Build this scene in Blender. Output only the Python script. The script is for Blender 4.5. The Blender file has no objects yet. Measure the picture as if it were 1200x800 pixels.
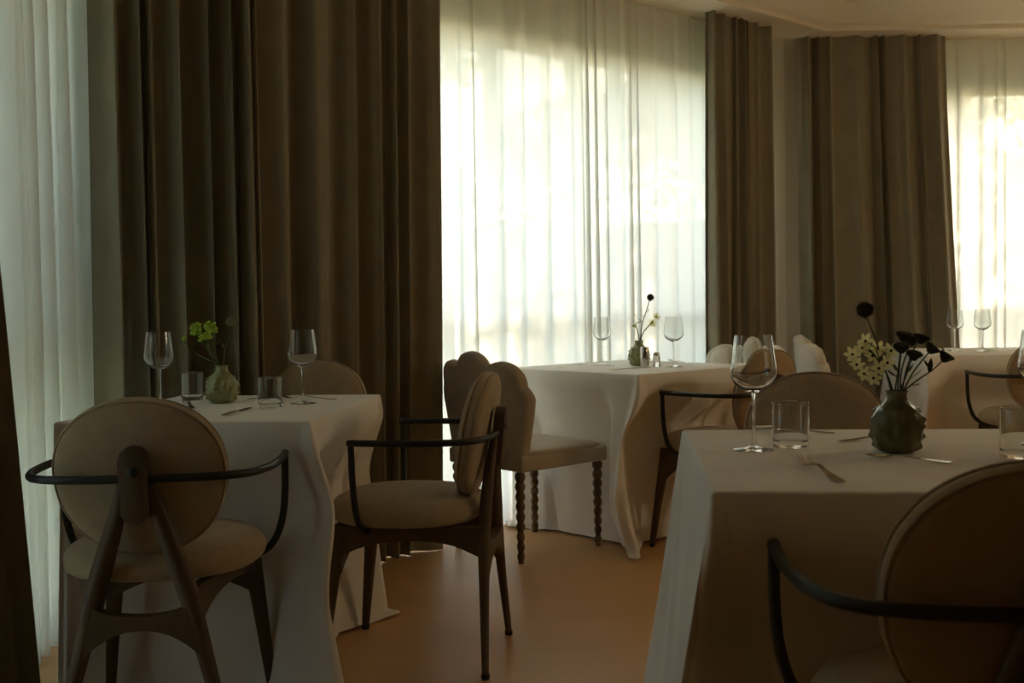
import bpy, bmesh, math, random
from mathutils import Vector, Matrix

SC = bpy.context.scene
COL = SC.collection
R = math.radians

# ------------------------------------------------------------------ camera
cam_d = bpy.data.cameras.new('camera')
cam = bpy.data.objects.new('camera', cam_d)
COL.objects.link(cam)
cam_d.sensor_width = 36.0
cam_d.lens = 37.8
cam_d.clip_start = 0.05
cam_d.dof.use_dof = True
cam_d.dof.focus_distance = 3.0
cam_d.dof.aperture_fstop = 6.3
PITCH, ROLL = R(-2.0), 0.016
cam.matrix_world = (Matrix.Translation((0, 0, 1.05)) @ Matrix.Rotation(R(90) + PITCH, 4, 'X')
                    @ Matrix.Rotation(-ROLL, 4, 'Z'))
SC.camera = cam

# ------------------------------------------------------------------ world, sun, exposure
world = bpy.data.worlds.new('sky')
SC.world = world
world.use_nodes = True
wn = world.node_tree.nodes
wl = world.node_tree.links
bg = wn['Background']
sky = wn.new('ShaderNodeTexSky')
sky.sky_type = 'NISHITA'
sky.sun_disc = False
sky.sun_elevation = R(34)
sky.sun_rotation = R(22)
sky.air_density = 1.0
sky.dust_density = 1.5
wb = wn.new('ShaderNodeMix'); wb.data_type = 'RGBA'; wb.blend_type = 'MULTIPLY'; wb.inputs['Factor'].default_value = 1.0
wb.inputs['B'].default_value = (1.0, 0.93, 0.75, 1)          # the photograph's daylight white balance
wl.new(sky.outputs[0], wb.inputs['A'])
wl.new(wb.outputs['Result'], bg.inputs['Color'])
bg.inputs['Strength'].default_value = 1.25

SUNV = Vector((0.38 * 0.87, 0.92 * 0.87, 0.50)).normalized()
sun_d = bpy.data.lights.new('sun', 'SUN')
sun_d.energy = 7.0
sun_d.angle = R(0.55)
sun_d.color = (1.0, 0.82, 0.55)
sun = bpy.data.objects.new('sun', sun_d)
COL.objects.link(sun)
sun.rotation_euler = (-SUNV).to_track_quat('-Z', 'Y').to_euler()
sun.location = SUNV * 30

vs = SC.view_settings
vs.view_transform = 'Standard'
vs.look = 'None'
vs.exposure = 0.6
vs.gamma = 1.0
vs.use_curve_mapping = False
cy = SC.cycles
cy.max_bounces = 18
cy.diffuse_bounces = 6
cy.glossy_bounces = 6
cy.transmission_bounces = 14
cy.transparent_max_bounces = 24
cy.sample_clamp_indirect = 6.0
cy.blur_glossy = 0.2

# ------------------------------------------------------------------ helpers
def new_mat(name):
    m = bpy.data.materials.new(name)
    m.use_nodes = True
    nt = m.node_tree
    p = nt.nodes['Principled BSDF']
    return m, nt, p

def mottled(name, ca, cb, scale=6.0, rough=0.8, bump=0.0, bscale=200.0, metallic=0.0, sheen=0.0,
            stretch=None, detail=4.0, spec=0.3):
    m, nt, p = new_mat(name)
    N, L = nt.nodes, nt.links
    tc = N.new('ShaderNodeTexCoord')
    src = tc.outputs['Object']
    if stretch:
        mp = N.new('ShaderNodeMapping')
        mp.inputs['Scale'].default_value = stretch
        L.new(src, mp.inputs[0]); src = mp.outputs[0]
    nz = N.new('ShaderNodeTexNoise')
    nz.inputs['Scale'].default_value = scale
    nz.inputs['Detail'].default_value = detail
    L.new(src, nz.inputs['Vector'])
    rp = N.new('ShaderNodeValToRGB')
    rp.color_ramp.elements[0].position = 0.3
    rp.color_ramp.elements[1].position = 0.7
    rp.color_ramp.elements[0].color = (*ca, 1)
    rp.color_ramp.elements[1].color = (*cb, 1)
    L.new(nz.outputs['Fac'], rp.inputs[0])
    L.new(rp.outputs[0], p.inputs['Base Color'])
    p.inputs['Roughness'].default_value = rough
    p.inputs['Metallic'].default_value = metallic
    p.inputs['Specular IOR Level'].default_value = spec
    if sheen:
        p.inputs['Sheen Weight'].default_value = sheen
        p.inputs['Sheen Roughness'].default_value = 0.5
    if bump:
        n2 = N.new('ShaderNodeTexNoise')
        n2.inputs['Scale'].default_value = bscale
        n2.inputs['Detail'].default_value = 2
        L.new(src, n2.inputs['Vector'])
        b = N.new('ShaderNodeBump')
        b.inputs['Strength'].default_value = bump
        b.inputs['Distance'].default_value = 0.002
        L.new(n2.outputs['Fac'], b.inputs['Height'])
        L.new(b.outputs[0], p.inputs['Normal'])
    return m

M = {}
M['plaster'] = mottled('warm_plaster', (0.66, 0.58, 0.45), (0.70, 0.62, 0.49), 3, 0.9, 0.15, 60)
M['ceiling'] = mottled('ceiling_paint', (0.76, 0.67, 0.51), (0.80, 0.71, 0.55), 2, 0.9)
M['dark_wall'] = mottled('dark_brown_plaster', (0.12, 0.098, 0.064), (0.14, 0.115, 0.075), 3, 0.9, 0.15, 60)
M['floor'] = mottled('ochre_microcement', (0.49, 0.275, 0.105), (0.60, 0.35, 0.145), 1.7, 0.42, 0.08, 25, detail=7, spec=0.4)
M['linen'] = mottled('white_linen', (0.80, 0.775, 0.73), (0.84, 0.82, 0.775), 9, 0.85, 0.25, 700, sheen=0.15)
M['taupe'] = mottled('tan_chair_fabric', (0.35, 0.272, 0.17), (0.40, 0.31, 0.195), 30, 0.95, 0.5, 500, sheen=0.25)
M['velvet'] = mottled('beige_velvet', (0.40, 0.34, 0.25), (0.46, 0.39, 0.29), 20, 0.9, 0.3, 400, sheen=0.4)
M['cream'] = mottled('cream_velvet', (0.60, 0.55, 0.46), (0.66, 0.61, 0.52), 20, 0.9, 0.3, 400, sheen=0.3)
M['wood'] = mottled('dark_stained_wood', (0.075, 0.049, 0.026), (0.115, 0.077, 0.042), 14, 0.5, 0.12, 90, stretch=(1, 1, 0.15))
M['turned'] = mottled('brown_turned_wood', (0.12, 0.075, 0.04), (0.17, 0.11, 0.06), 14, 0.45, stretch=(1, 1, 0.2))
M['black'] = mottled('black_steel', (0.012, 0.014, 0.012), (0.02, 0.022, 0.02), 40, 0.45, spec=0.4)
M['curtain'] = mottled('olive_taupe_curtain', (0.235, 0.205, 0.135), (0.275, 0.24, 0.16), 10, 0.95, 0.4, 450, sheen=0.3)
M['frame'] = mottled('white_window_frame', (0.62, 0.60, 0.55), (0.66, 0.64, 0.59), 5, 0.5)
M['vase'] = mottled('olive_glaze', (0.075, 0.07, 0.028), (0.16, 0.15, 0.065), 30, 0.22, 0.2, 60, spec=0.5)
M['vase_green'] = mottled('green_glaze', (0.19, 0.21, 0.085), (0.32, 0.33, 0.15), 30, 0.28, 0.2, 60, spec=0.5)
M['stem'] = mottled('green_stem', (0.06, 0.09, 0.02), (0.12, 0.17, 0.04), 40, 0.6)
M['stem_dark'] = mottled('dark_stem', (0.035, 0.045, 0.014), (0.06, 0.075, 0.025), 40, 0.6)
M['bloom_dark'] = mottled('dark_bloom', (0.022, 0.022, 0.012), (0.045, 0.042, 0.022), 80, 0.9, 0.8, 300)
M['bloom_green'] = mottled('lime_bloom', (0.30, 0.45, 0.045), (0.50, 0.66, 0.09), 80, 0.8, 0.8, 300)
M['bloom_grey'] = mottled('grey_green_bloom', (0.24, 0.28, 0.15), (0.34, 0.38, 0.22), 80, 0.9, 0.8, 300)
M['steel'] = mottled('polished_steel', (0.55, 0.52, 0.47), (0.60, 0.57, 0.52), 20, 0.18, metallic=1.0)
M['trunk'] = mottled('bark', (0.08, 0.06, 0.04), (0.14, 0.10, 0.07), 10, 0.9)
M['grass'] = mottled('garden_ground', (0.08, 0.10, 0.04), (0.16, 0.16, 0.07), 1.5, 0.95)
M['rubber'] = mottled('black_rubber', (0.015, 0.015, 0.013), (0.02, 0.02, 0.018), 30, 0.8)

def petal_material():
    m = bpy.data.materials.new('pale_yellow_petals'); m.use_nodes = True
    N, L = m.node_tree.nodes, m.node_tree.links
    N.clear()
    o = N.new('ShaderNodeOutputMaterial')
    d = N.new('ShaderNodeBsdfDiffuse'); t = N.new('ShaderNodeBsdfTranslucent')
    d.inputs[0].default_value = (0.85, 0.82, 0.50, 1); t.inputs[0].default_value = (0.88, 0.84, 0.45, 1)
    mx = N.new('ShaderNodeMixShader'); mx.inputs[0].default_value = 0.55
    L.new(d.outputs[0], mx.inputs[1]); L.new(t.outputs[0], mx.inputs[2]); L.new(mx.outputs[0], o.inputs[0])
    return m
M['petal'] = petal_material()

def leaf_material():
    m = bpy.data.materials.new('tree_leaves'); m.use_nodes = True
    N, L = m.node_tree.nodes, m.node_tree.links
    N.clear()
    o = N.new('ShaderNodeOutputMaterial')
    g = N.new('ShaderNodeNewGeometry')
    rp = N.new('ShaderNodeValToRGB')
    rp.color_ramp.elements[0].color = (0.035, 0.055, 0.012, 1)
    rp.color_ramp.elements[1].color = (0.10, 0.13, 0.03, 1)
    L.new(g.outputs['Random Per Island'], rp.inputs[0])
    d = N.new('ShaderNodeBsdfDiffuse'); t = N.new('ShaderNodeBsdfTranslucent')
    L.new(rp.outputs[0], d.inputs[0]); L.new(rp.outputs[0], t.inputs[0])
    mx = N.new('ShaderNodeMixShader'); mx.inputs[0].default_value = 0.45
    L.new(d.outputs[0], mx.inputs[1]); L.new(t.outputs[0], mx.inputs[2])
    L.new(mx.outputs[0], o.inputs[0])
    return m
M['leaf'] = leaf_material()

def sheer_material():
    m = bpy.data.materials.new('white_sheer_voile'); m.use_nodes = True
    N, L = m.node_tree.nodes, m.node_tree.links
    N.clear()
    o = N.new('ShaderNodeOutputMaterial')
    tr = N.new('ShaderNodeBsdfTransparent')
    tl = N.new('ShaderNodeBsdfTranslucent'); df = N.new('ShaderNodeBsdfDiffuse')
    tl.inputs[0].default_value = (0.90, 0.89, 0.85, 1)
    df.inputs[0].default_value = (0.86, 0.85, 0.81, 1)
    m1 = N.new('ShaderNodeMixShader'); m1.inputs[0].default_value = 0.30
    L.new(tl.outputs[0], m1.inputs[1]); L.new(df.outputs[0], m1.inputs[2])
    # weave: threads cover more of the view at a grazing angle
    lw = N.new('ShaderNodeLayerWeight'); lw.inputs['Blend'].default_value = 0.35
    mr = N.new('ShaderNodeMapRange')
    mr.inputs['To Min'].default_value = 0.978; mr.inputs['To Max'].default_value = 0.999
    L.new(lw.outputs['Facing'], mr.inputs['Value'])
    m2 = N.new('ShaderNodeMixShader')
    L.new(mr.outputs[0], m2.inputs[0])
    L.new(tr.outputs[0], m2.inputs[1]); L.new(m1.outputs[0], m2.inputs[2])
    L.new(m2.outputs[0], o.inputs[0])
    return m
M['sheer'] = sheer_material()

def thin_glass(name, ior, tint=(0.97, 0.98, 0.97)):
    m = bpy.data.materials.new(name); m.use_nodes = True
    N, L = m.node_tree.nodes, m.node_tree.links
    N.clear()
    o = N.new('ShaderNodeOutputMaterial')
    tr = N.new('ShaderNodeBsdfTransparent'); tr.inputs[0].default_value = (*tint, 1)
    gl = N.new('ShaderNodeBsdfGlossy'); gl.inputs['Roughness'].default_value = 0.02
    lw = N.new('ShaderNodeLayerWeight'); lw.inputs['Blend'].default_value = 0.5
    pw = N.new('ShaderNodeMath'); pw.operation = 'POWER'; pw.inputs[1].default_value = 4.0
    ma = N.new('ShaderNodeMath'); ma.operation = 'MULTIPLY_ADD'; ma.inputs[1].default_value = 0.75; ma.inputs[2].default_value = ((ior - 1) / (ior + 1)) ** 2
    L.new(lw.outputs['Facing'], pw.inputs[0]); L.new(pw.outputs[0], ma.inputs[0])
    mx = N.new('ShaderNodeMixShader')
    L.new(ma.outputs[0], mx.inputs[0]); L.new(tr.outputs[0], mx.inputs[1]); L.new(gl.outputs[0], mx.inputs[2])
    L.new(mx.outputs[0], o.inputs[0])
    return m
M['pane'] = thin_glass('window_glass', 1.3)

def glass_solid():
    m, nt, p = new_mat('tumbler_glass')
    p.inputs['Base Color'].default_value = (0.97, 0.98, 0.97, 1)
    p.inputs['Transmission Weight'].default_value = 1.0
    p.inputs['Roughness'].default_value = 0.0
    p.inputs['IOR'].default_value = 1.46
    return m
M['tumbler'] = glass_solid()
M['crystal'] = M['tumbler']

def mesh_of(name, bm, mat, smooth=True, sharp=None):
    bmesh.ops.recalc_face_normals(bm, faces=bm.faces)
    me = bpy.data.meshes.new(name)
    bm.to_mesh(me); bm.free()
    me.materials.append(mat)
    if smooth:
        me.polygons.foreach_set('use_smooth', [True] * len(me.polygons))
        if sharp:
            me.set_sharp_from_angle(angle=R(sharp))
    return me

def put(name, me, parent=None, loc=None, rot=None):
    o = bpy.data.objects.new(name, me)
    COL.objects.link(o)
    if parent is not None:
        o.parent = parent
    if loc is not None:
        o.location = loc
    if rot is not None:
        o.rotation_euler = rot
    return o

def tag(o, label, cat, group=None, kind=None):
    o['label'] = label; o['category'] = cat
    if group: o['group'] = group
    if kind: o['kind'] = kind
    return o

def thing(name, label, cat, loc=(0, 0, 0), rz=0.0, group=None):
    o = put(name, None, None, loc, (0, 0, rz))
    o.empty_display_size = 0.1
    return tag(o, label, cat, group)

def struct(o, label=None):
    o['kind'] = 'structure'
    if label: o['label'] = label
    return o

def box(bm, c, s, mtx=None):
    g = bmesh.ops.create_cube(bm, size=1.0)
    for v in g['verts']:
        v.co = Vector((v.co.x * s[0] + c[0], v.co.y * s[1] + c[1], v.co.z * s[2] + c[2]))
        if mtx is not None: v.co = mtx @ v.co
    return g['verts']

def bevel_all(bm, w, seg=2):
    bmesh.ops.bevel(bm, geom=list(bm.edges), offset=w, segments=seg, profile=0.6, affect='EDGES')

def lathe(bm, prof, n=32, mtx=None, cap=True, scale=(1, 1)):
    rings = []
    for r, z in prof:
        if r < 1e-6:
            v = bm.verts.new((0, 0, z)); rings.append([v]); continue
        rings.append([bm.verts.new((r * math.cos(2 * math.pi * k / n) * scale[0],
                                    r * math.sin(2 * math.pi * k / n) * scale[1], z)) for k in range(n)])
    for a, b in zip(rings, rings[1:]):
        if len(a) == 1 and len(b) == 1: continue
        for k in range(n):
            k2 = (k + 1) % n
            if len(a) == 1: bm.faces.new((a[0], b[k], b[k2]))
            elif len(b) == 1: bm.faces.new((a[k], b[0], a[k2]))
            else: bm.faces.new((a[k], b[k], b[k2], a[k2]))
    if cap:
        for r_ in (rings[0], rings[-1]):
            if len(r_) > 2: bm.faces.new(r_)
    if mtx is not None:
        for ring in rings:
            for v in ring: v.co = mtx @ v.co
    return rings

def catmull(pts, sub=8):
    pts = [Vector(p) for p in pts]
    out = []
    for i in range(len(pts) - 1):
        p0 = pts[max(i - 1, 0)]; p1 = pts[i]; p2 = pts[i + 1]; p3 = pts[min(i + 2, len(pts) - 1)]
        for k in range(sub):
            t = k / sub
            out.append(0.5 * ((2 * p1) + (p2 - p0) * t + (2 * p0 - 5 * p1 + 4 * p2 - p3) * t * t
                              + (3 * p1 - p0 - 3 * p2 + p3) * t ** 3))
    out.append(pts[-1])
    return out

def tube(bm, pts, r, n=10, flat=(1, 1), up=None):
    pts = [Vector(p) for p in pts]
    N = len(pts)
    rad = r if callable(r) else (lambda t: r)
    T = []
    for i in range(N):
        a = pts[max(i - 1, 0)]; b = pts[min(i + 1, N - 1)]
        T.append((b - a).normalized())
    u = Vector(up) if up else (Vector((0, 0, 1)) if abs(T[0].z) < 0.9 else Vector((1, 0, 0)))
    rings = []
    for i in range(N):
        u = (u - T[i] * u.dot(T[i])).normalized()
        w = T[i].cross(u)
        rr = rad(i / (N - 1))
        rings.append([bm.verts.new(pts[i] + u * (math.cos(2 * math.pi * k / n) * rr * flat[0])
                                   + w * (math.sin(2 * math.pi * k / n) * rr * flat[1])) for k in range(n)])
    for a, b in zip(rings, rings[1:]):
        for k in range(n):
            bm.faces.new((a[k], a[(k + 1) % n], b[(k + 1) % n], b[k]))
    bm.faces.new(rings[0]); bm.faces.new(rings[-1])
    return rings

def prism(bm, outline, thick, mtx):
    """outline in local XZ, thick along local Y, then placed by mtx"""
    h = thick / 2
    A = [bm.verts.new(mtx @ Vector((x, -h, z))) for x, z in outline]
    B = [bm.verts.new(mtx @ Vector((x, h, z))) for x, z in outline]
    bm.faces.new(A); bm.faces.new(list(reversed(B)))
    n = len(A)
    for k in range(n):
        bm.faces.new((A[k], B[k], B[(k + 1) % n], A[(k + 1) % n]))

def sup(t, e):
    c, s = math.cos(t), math.sin(t)
    return (abs(c) ** (2 / e) * (1 if c >= 0 else -1), abs(s) ** (2 / e) * (1 if s >= 0 else -1))

def lerp(a, b, t): return a + (b - a) * t

# ------------------------------------------------------------------ room geometry
ROOM = [(-1.62, -2.6), (-1.62, 3.877), (1.721, 6.86), (4.7, 6.86), (4.7, -2.6)]
CEIL = 2.635

def offset_poly(P, q):
    n = len(P); out = []
    for i in range(n):
        p0 = Vector(P[i - 1]); p1 = Vector(P[i]); p2 = Vector(P[(i + 1) % n])
        d1 = (p1 - p0).normalized(); d2 = (p2 - p1).normalized()
        n1 = Vector((d1.y, -d1.x)); n2 = Vector((d2.y, -d2.x))     # inward for clockwise order
        b = (n1 + n2); b /= b.dot(n1)
        out.append(p1 + b * q)
    return out

bm = bmesh.new()
fo = offset_poly(ROOM, -0.25)
bm.faces.new([bm.verts.new((p.x, p.y, 0)) for p in fo])
r = bmesh.ops.extrude_face_region(bm, geom=list(bm.faces))
for e in r['geom']:
    if isinstance(e, bmesh.types.BMVert): e.co.z = -0.15
struct(put('floor', mesh_of('floor', bm, M['floor'], False)), 'ochre brown seamless cement floor')

bm = bmesh.new()
rings = []
for q, z in [(-0.25, CEIL + .25), (-0.25, CEIL), (0.43, CEIL), (0.435, CEIL + .025), (0.475, CEIL + .035), (0.62, CEIL + .115), (0.66, CEIL + .12), (0.665, CEIL + .15)]:
    rings.append([bm.verts.new((p.x, p.y, z)) for p in offset_poly(ROOM, q)])
for a, b in zip(rings, rings[1:]):
    for k in range(len(a)):
        bm.faces.new((a[k], a[(k + 1) % len(a)], b[(k + 1) % len(a)], b[k]))
bm.faces.new(rings[-1]); bm.faces.new(rings[0])
struct(put('ceiling', mesh_of('ceiling', bm, M['ceiling'], False)), 'warm cream tray ceiling with stepped cornice')

def wall(name, a, b, opening=None, thick=0.22, label=None, mat='plaster'):
    """wall from a to b (room on the right hand of a->b); opening = (s0, s1, z0, z1) along it"""
    a = Vector((*a, 0)); b = Vector((*b, 0))
    L = (b - a).length
    d = (b - a).normalized(); nrm = Vector((-d.y, d.x, 0))       # outward
    mt = Matrix(((d.x, nrm.x, 0, a.x), (d.y, nrm.y, 0, a.y), (0, 0, 1, 0), (0, 0, 0, 1)))
    bm = bmesh.new()
    H = CEIL + 0.02
    def seg(s0, s1, z0, z1):
        box(bm, ((s0 + s1) / 2, thick / 2, (z0 + z1) / 2), (s1 - s0, thick, z1 - z0), mt)
    if opening:
        s0, s1, z0, z1 = opening
        seg(-0.1, s0, 0, H); seg(s1, L + 0.1, 0, H); seg(s0, s1, 0, z0); seg(s0, s1, z1, H)
    else:
        seg(0, L, 0, H)
    struct(put(name, mesh_of(name, bm, M[mat], False)), label)
    return mt, L

W0, L0 = wall('wall_left', ROOM[0], ROOM[1], (4.25, 6.38, 0.08, 2.40), label='cream plaster wall beside the near window')
W2, L2 = wall('wall_bay', ROOM[1], ROOM[2], (1.2, 4.05, 0.08, 2.40), label='angled bay wall with the wide window')
W3, L3 = wall('wall_back', ROOM[2], ROOM[3], (0.78, 2.75, 0.08, 2.40), label='far wall with the right window')
wall('wall_right', ROOM[3], ROOM[4], mat='dark_wall')
wall('wall_rear', ROOM[4], ROOM[0], mat='dark_wall')

def window(idx, mt, op, nx, label):
    s0, s1, z0, z1 = op
    rail = 1.02
    root = put('window_%d' % idx, None)
    root.matrix_world = mt
    struct(root, label)
    y = 0.13
    def part(name, cs, mat):
        bm = bmesh.new()
        for c, s in cs: box(bm, c, s)
        if mat is not M['pane']: bevel_all(bm, 0.004, 1)
        put(name, mesh_of(name, bm, mat, False), root)
    f = 0.055
    part('window_frame', [((s0 + f / 2, y, (z0 + z1) / 2), (f, 0.07, z1 - z0)), ((s1 - f / 2, y, (z0 + z1) / 2), (f, 0.07, z1 - z0)),
                   (((s0 + s1) / 2, y, z0 + f / 2), (s1 - s0 - 2 * f, 0.07, f)), (((s0 + s1) / 2, y, z1 - f / 2), (s1 - s0 - 2 * f, 0.07, f))], M['frame'])
    part('transom', [(((s0 + s1) / 2, y, rail), (s1 - s0 - 2 * f, 0.06, 0.06))], M['frame'])
    w = (s1 - s0 - 2 * f) / nx
    for k in range(1, nx):
        part('mullion', [((s0 + f + w * k, y, (z0 + rail) / 2 + .01), (0.05, 0.062, rail - z0 - 0.12)),
                         ((s0 + f + w * k, y, (z1 + rail) / 2), (0.05, 0.062, z1 - rail - 0.13))], M['frame'])
    for k in range(nx):
        xa, xb = s0 + f + w * k + .02, s0 + f + w * (k + 1) - .02
        for za, zb in ((z0 + f, rail - 0.03), (rail + 0.03, z1 - f)):
            part('pane', [(((xa + xb) / 2, y, (za + zb) / 2), (xb - xa, 0.008, zb - za))], M['pane'])
    # daylight portal in the opening (guides sky sampling, emits nothing itself)
    pl = bpy.data.lights.new('window_portal', 'AREA')
    pl.shape = 'RECTANGLE'; pl.size = s1 - s0; pl.size_y = z1 - z0
    pl.cycles.is_portal = True
    po = bpy.data.objects.new('window_portal', pl); COL.objects.link(po)
    po.matrix_world = mt @ Matrix.Translation(((s0 + s1) / 2, 0.2, (z0 + z1) / 2)) @ Matrix.Rotation(R(-90), 4, 'X')

window(1, W0, (4.25, 6.38, 0.08, 2.40), 2, 'white framed window behind the left sheer curtain')
window(2, W2, (1.2, 4.05, 0.08, 2.40), 3, 'wide white framed bay window behind the sheer curtain')
window(3, W3, (0.78, 2.75, 0.08, 2.40), 2, 'white framed window behind the right sheer curtain')

# ------------------------------------------------------------------ garden
bm = bmesh.new()
bm.faces.new([bm.verts.new(p) for p in ((-40, -30, -0.2), (40, -30, -0.2), (40, 60, -0.2), (-40, 60, -0.2))])
struct(put('garden_ground', mesh_of('garden_ground', bm, M['grass'], False)), 'garden ground outside the windows')

bm = bmesh.new()  # added wall, covers the bright sky below the tree crowns
box(bm, (1.5, 14.0, 0.9), (22, 0.25, 2.2)); box(bm, (1.5, 14.0, 2.03), (22.1, 0.33, 0.08)); box(bm, (-9.5, 8.0, 0.9), (0.25, 12, 2.2))
struct(put('added_garden_wall', mesh_of('added_garden_wall', bm, M['plaster'], False)), 'pale garden wall added to hide low sky behind the sheers')

def tree(loc, h, crown_r, nleaf, seed, label, zlow=0.8, leaf=0.06):
    rnd = random.Random(seed)
    t = thing('garden_tree', label, 'tree', loc, 0, 'trees in the garden outside the windows')
    bm = bmesh.new()
    tube(bm, catmull([(0, 0, 0), (0.1, 0.05, h * 0.35), (-0.05, 0.1, h * 0.7), (0, 0, h * 0.95)]), lambda q: lerp(0.13, 0.03, q), 8)
    for k in range(9):
        z = h * rnd.uniform(0.2, 0.8); a = rnd.uniform(0, 6.28); l = crown_r * rnd.uniform(0.6, 1.0)
        tube(bm, catmull([(0, 0, z), (l * .5 * math.cos(a), l * .5 * math.sin(a), z + .25), (l * math.cos(a), l * math.sin(a), z + .4)], 4),
             lambda q: lerp(0.04, 0.012, q), 6)
    put('trunk', mesh_of('trunk', bm, M['trunk']), t)
    verts, faces = [], []
    blobs = []
    for k in range(26):
        a = rnd.uniform(0, 6.28); rr = crown_r * math.sqrt(rnd.random()) * 0.9
        blobs.append((rr * math.cos(a), rr * math.sin(a), rnd.uniform(zlow, h), rnd.uniform(0.3, 0.65)))
    for k in range(nleaf):
        b = rnd.choice(blobs)
        u = Vector((rnd.gauss(0, 1), rnd.gauss(0, 1), rnd.gauss(0, 1))).normalized() * b[3] * rnd.random() ** 0.4
        c = Vector(b[:3]) + u
        d = Vector((rnd.gauss(0, 1), rnd.gauss(0, 1), rnd.gauss(-.3, 1))).normalized()
        e = d.cross(Vector((rnd.gauss(0, 1), rnd.gauss(0, 1), rnd.gauss(0, 1)))).normalized()
        s = leaf * rnd.uniform(0.7, 1.4)
        i = len(verts)
        verts += [c - d * s, c + e * s * .45, c + d * s, c - e * s * .45]
        faces.append((i, i + 1, i + 2, i + 3))
    me = bpy.data.meshes.new('foliage')
    me.from_pydata(verts, [], faces)
    me.materials.append(M['leaf'])
    o = put('foliage', me, t); o['kind'] = 'stuff'

tree((-3.7, 3.3, -0.2), 5.2, 1.6, 15000, 8, 'leafy tree added close outside to dim the left sheer window', 0.4, 0.08)  # extra tree, shades the left sheer from open sky
tree((-5.2, 5.6, -0.2), 5.6, 1.7, 9000, 1, 'farther leafy tree outside the left sheer window')
tree((-2.3, 8.4, -0.2), 5.5, 1.5, 7800, 2, 'leafy tree behind the dark curtain in the bay')
tree((0.6, 10.2, -0.2), 6.2, 1.7, 10800, 3, 'leafy tree seen faintly through the middle sheer curtain')
tree((2.6, 9.9, -0.2), 5.6, 1.5, 10500, 4, 'leafy tree standing behind the corner curtains')
tree((4.3, 10.4, -0.2), 6.0, 1.7, 11700, 5, 'leafy tree seen through the right sheer curtain')
tree((6.2, 12.6, -0.2), 6.5, 1.8, 8400, 6, 'farther tree beyond the right window')

# ------------------------------------------------------------------ curtains
def curtain(name, label, a_top, b_top, a_bot, b_bot, inward, folds, amp, mat, seed, z0=0.003, z1=CEIL, cols=None, rows=26,
            curl=0.5, group=None, cat='curtain', hang=0.9):
    """hangs between two floor-plan points at the top and two at the bottom; inward = unit normal into the room"""
    rnd = random.Random(seed)
    cols = cols or folds * 22
    a_top, b_top, a_bot, b_bot = (Vector(p) for p in (a_top, b_top, a_bot, b_bot))
    nrm = Vector(inward).normalized(); tan = (b_top - a_top).normalized()
    # irregular folds: random widths and depths
    ws = [rnd.choice((0.35, 0.5, 0.8, 1.3, 1.9)) * rnd.uniform(0.8, 1.2) for _ in range(folds)]
    tot = sum(ws); edges = [0]
    for w in ws: edges.append(edges[-1] + w / tot)
    dep = [rnd.uniform(0.55, 1.25) for _ in range(folds + 1)]
    lean = [rnd.uniform(-1, 1) for _ in range(folds + 1)]
    wander = [rnd.uniform(-1, 1) for _ in range(folds + 1)]
    verts, faces = [], []
    for j in range(rows + 1):
        v = j / rows                      # 0 top .. 1 bottom
        va = v ** hang
        for i in range(cols + 1):
            u = i / cols
            k = 0
            while k < folds - 1 and u > edges[k + 1]: k += 1
            f = (u - edges[k]) / (edges[k + 1] - edges[k])
            ph = 2 * math.pi * f
            sm = f * f * (3 - 2 * f)
            D = lerp(dep[k], dep[k + 1], sm)
            ln = lerp(lean[k], lean[k + 1], sm)
            wd = lerp(wander[k], wander[k + 1], sm)
            A = amp * D * lerp(0.7, 1.0, min(1, v * 1.6)) * (1 + 0.25 * wd * v)
            off = A * (-math.cos(ph)) + 0.22 * A * math.sin(2 * ph + ln * 2)
            slide = curl * A * math.sin(ph) * (0.6 + 0.4 * ln) + wd * amp * 0.55 * v * v
            p = lerp(lerp(a_top, b_top, u), lerp(a_bot, b_bot, u), va)
            p = p + nrm * off + tan * slide
            verts.append((p.x, p.y, lerp(z1, z0, v)))
    for j in range(rows):
        for i in range(cols):
            q = j * (cols + 1) + i
            faces.append((q, q + 1, q + cols + 2, q + cols + 1))
    me = bpy.data.meshes.new(name)
    me.from_pydata(verts, [], faces)
    me.materials.append(mat)
    me.polygons.foreach_set('use_smooth', [True] * len(faces))
    return tag(put(name, me), label, cat, group)

D2 = Vector((0.746, 0.666)); N2 = Vector((0.666, -0.746))     # bay direction, into the room
S2 = Vector((-0.042, 5.07))
def s2(t, q=0.0): return S2 + D2 * t + N2 * q
G_S, G_D = 'white sheer curtains', 'olive taupe blackout curtains'
curtain('sheer_curtain', 'white sheer curtain at the left edge beside the oval chair', (-1.45, 1.55), (-1.45, 3.80), (-1.45, 1.55), (-1.45, 3.78),
        (1, 0), 19, 0.036, M['sheer'], 34, group=G_S, cols=520, curl=1.5)
curtain('sheer_curtain', 'wide white sheer curtain glowing in the middle window', s2(-1.83, -.03), s2(2.38, -.03), s2(-1.83, -.03), s2(2.38, -.03),
        N2, 46, 0.020, M['sheer'], 12, group=G_S, cols=960, curl=1.1)
curtain('sheer_curtain', 'white sheer curtain at the right edge with dappled light', (1.80, 6.69), (4.6, 6.69), (1.80, 6.69), (4.6, 6.69),
        (0, -1), 26, 0.022, M['sheer'], 13, group=G_S, cols=560, curl=1.0)
curtain('blackout_curtain', 'widest dark curtain, left of the middle window', s2(-1.97, .20), s2(-0.395, .13), s2(-1.98, .20), s2(-0.43, .14),
        N2, 15, 0.052, M['curtain'], 27, group=G_D)
curtain('blackout_curtain', 'narrow dark curtain at the right side of the middle window', s2(1.44, .11), s2(2.06, .11), s2(1.41, .12), s2(2.06, .12),
        N2, 8, 0.036, M['curtain'], 22, group=G_D)
curtain('blackout_curtain', 'dark curtain on the far wall, left of the right window', (1.755, 6.57), (2.66, 6.57), (1.775, 6.56), (2.80, 6.56),
        (0, -1), 9, 0.042, M['curtain'], 23, group=G_D, hang=1.2)
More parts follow.
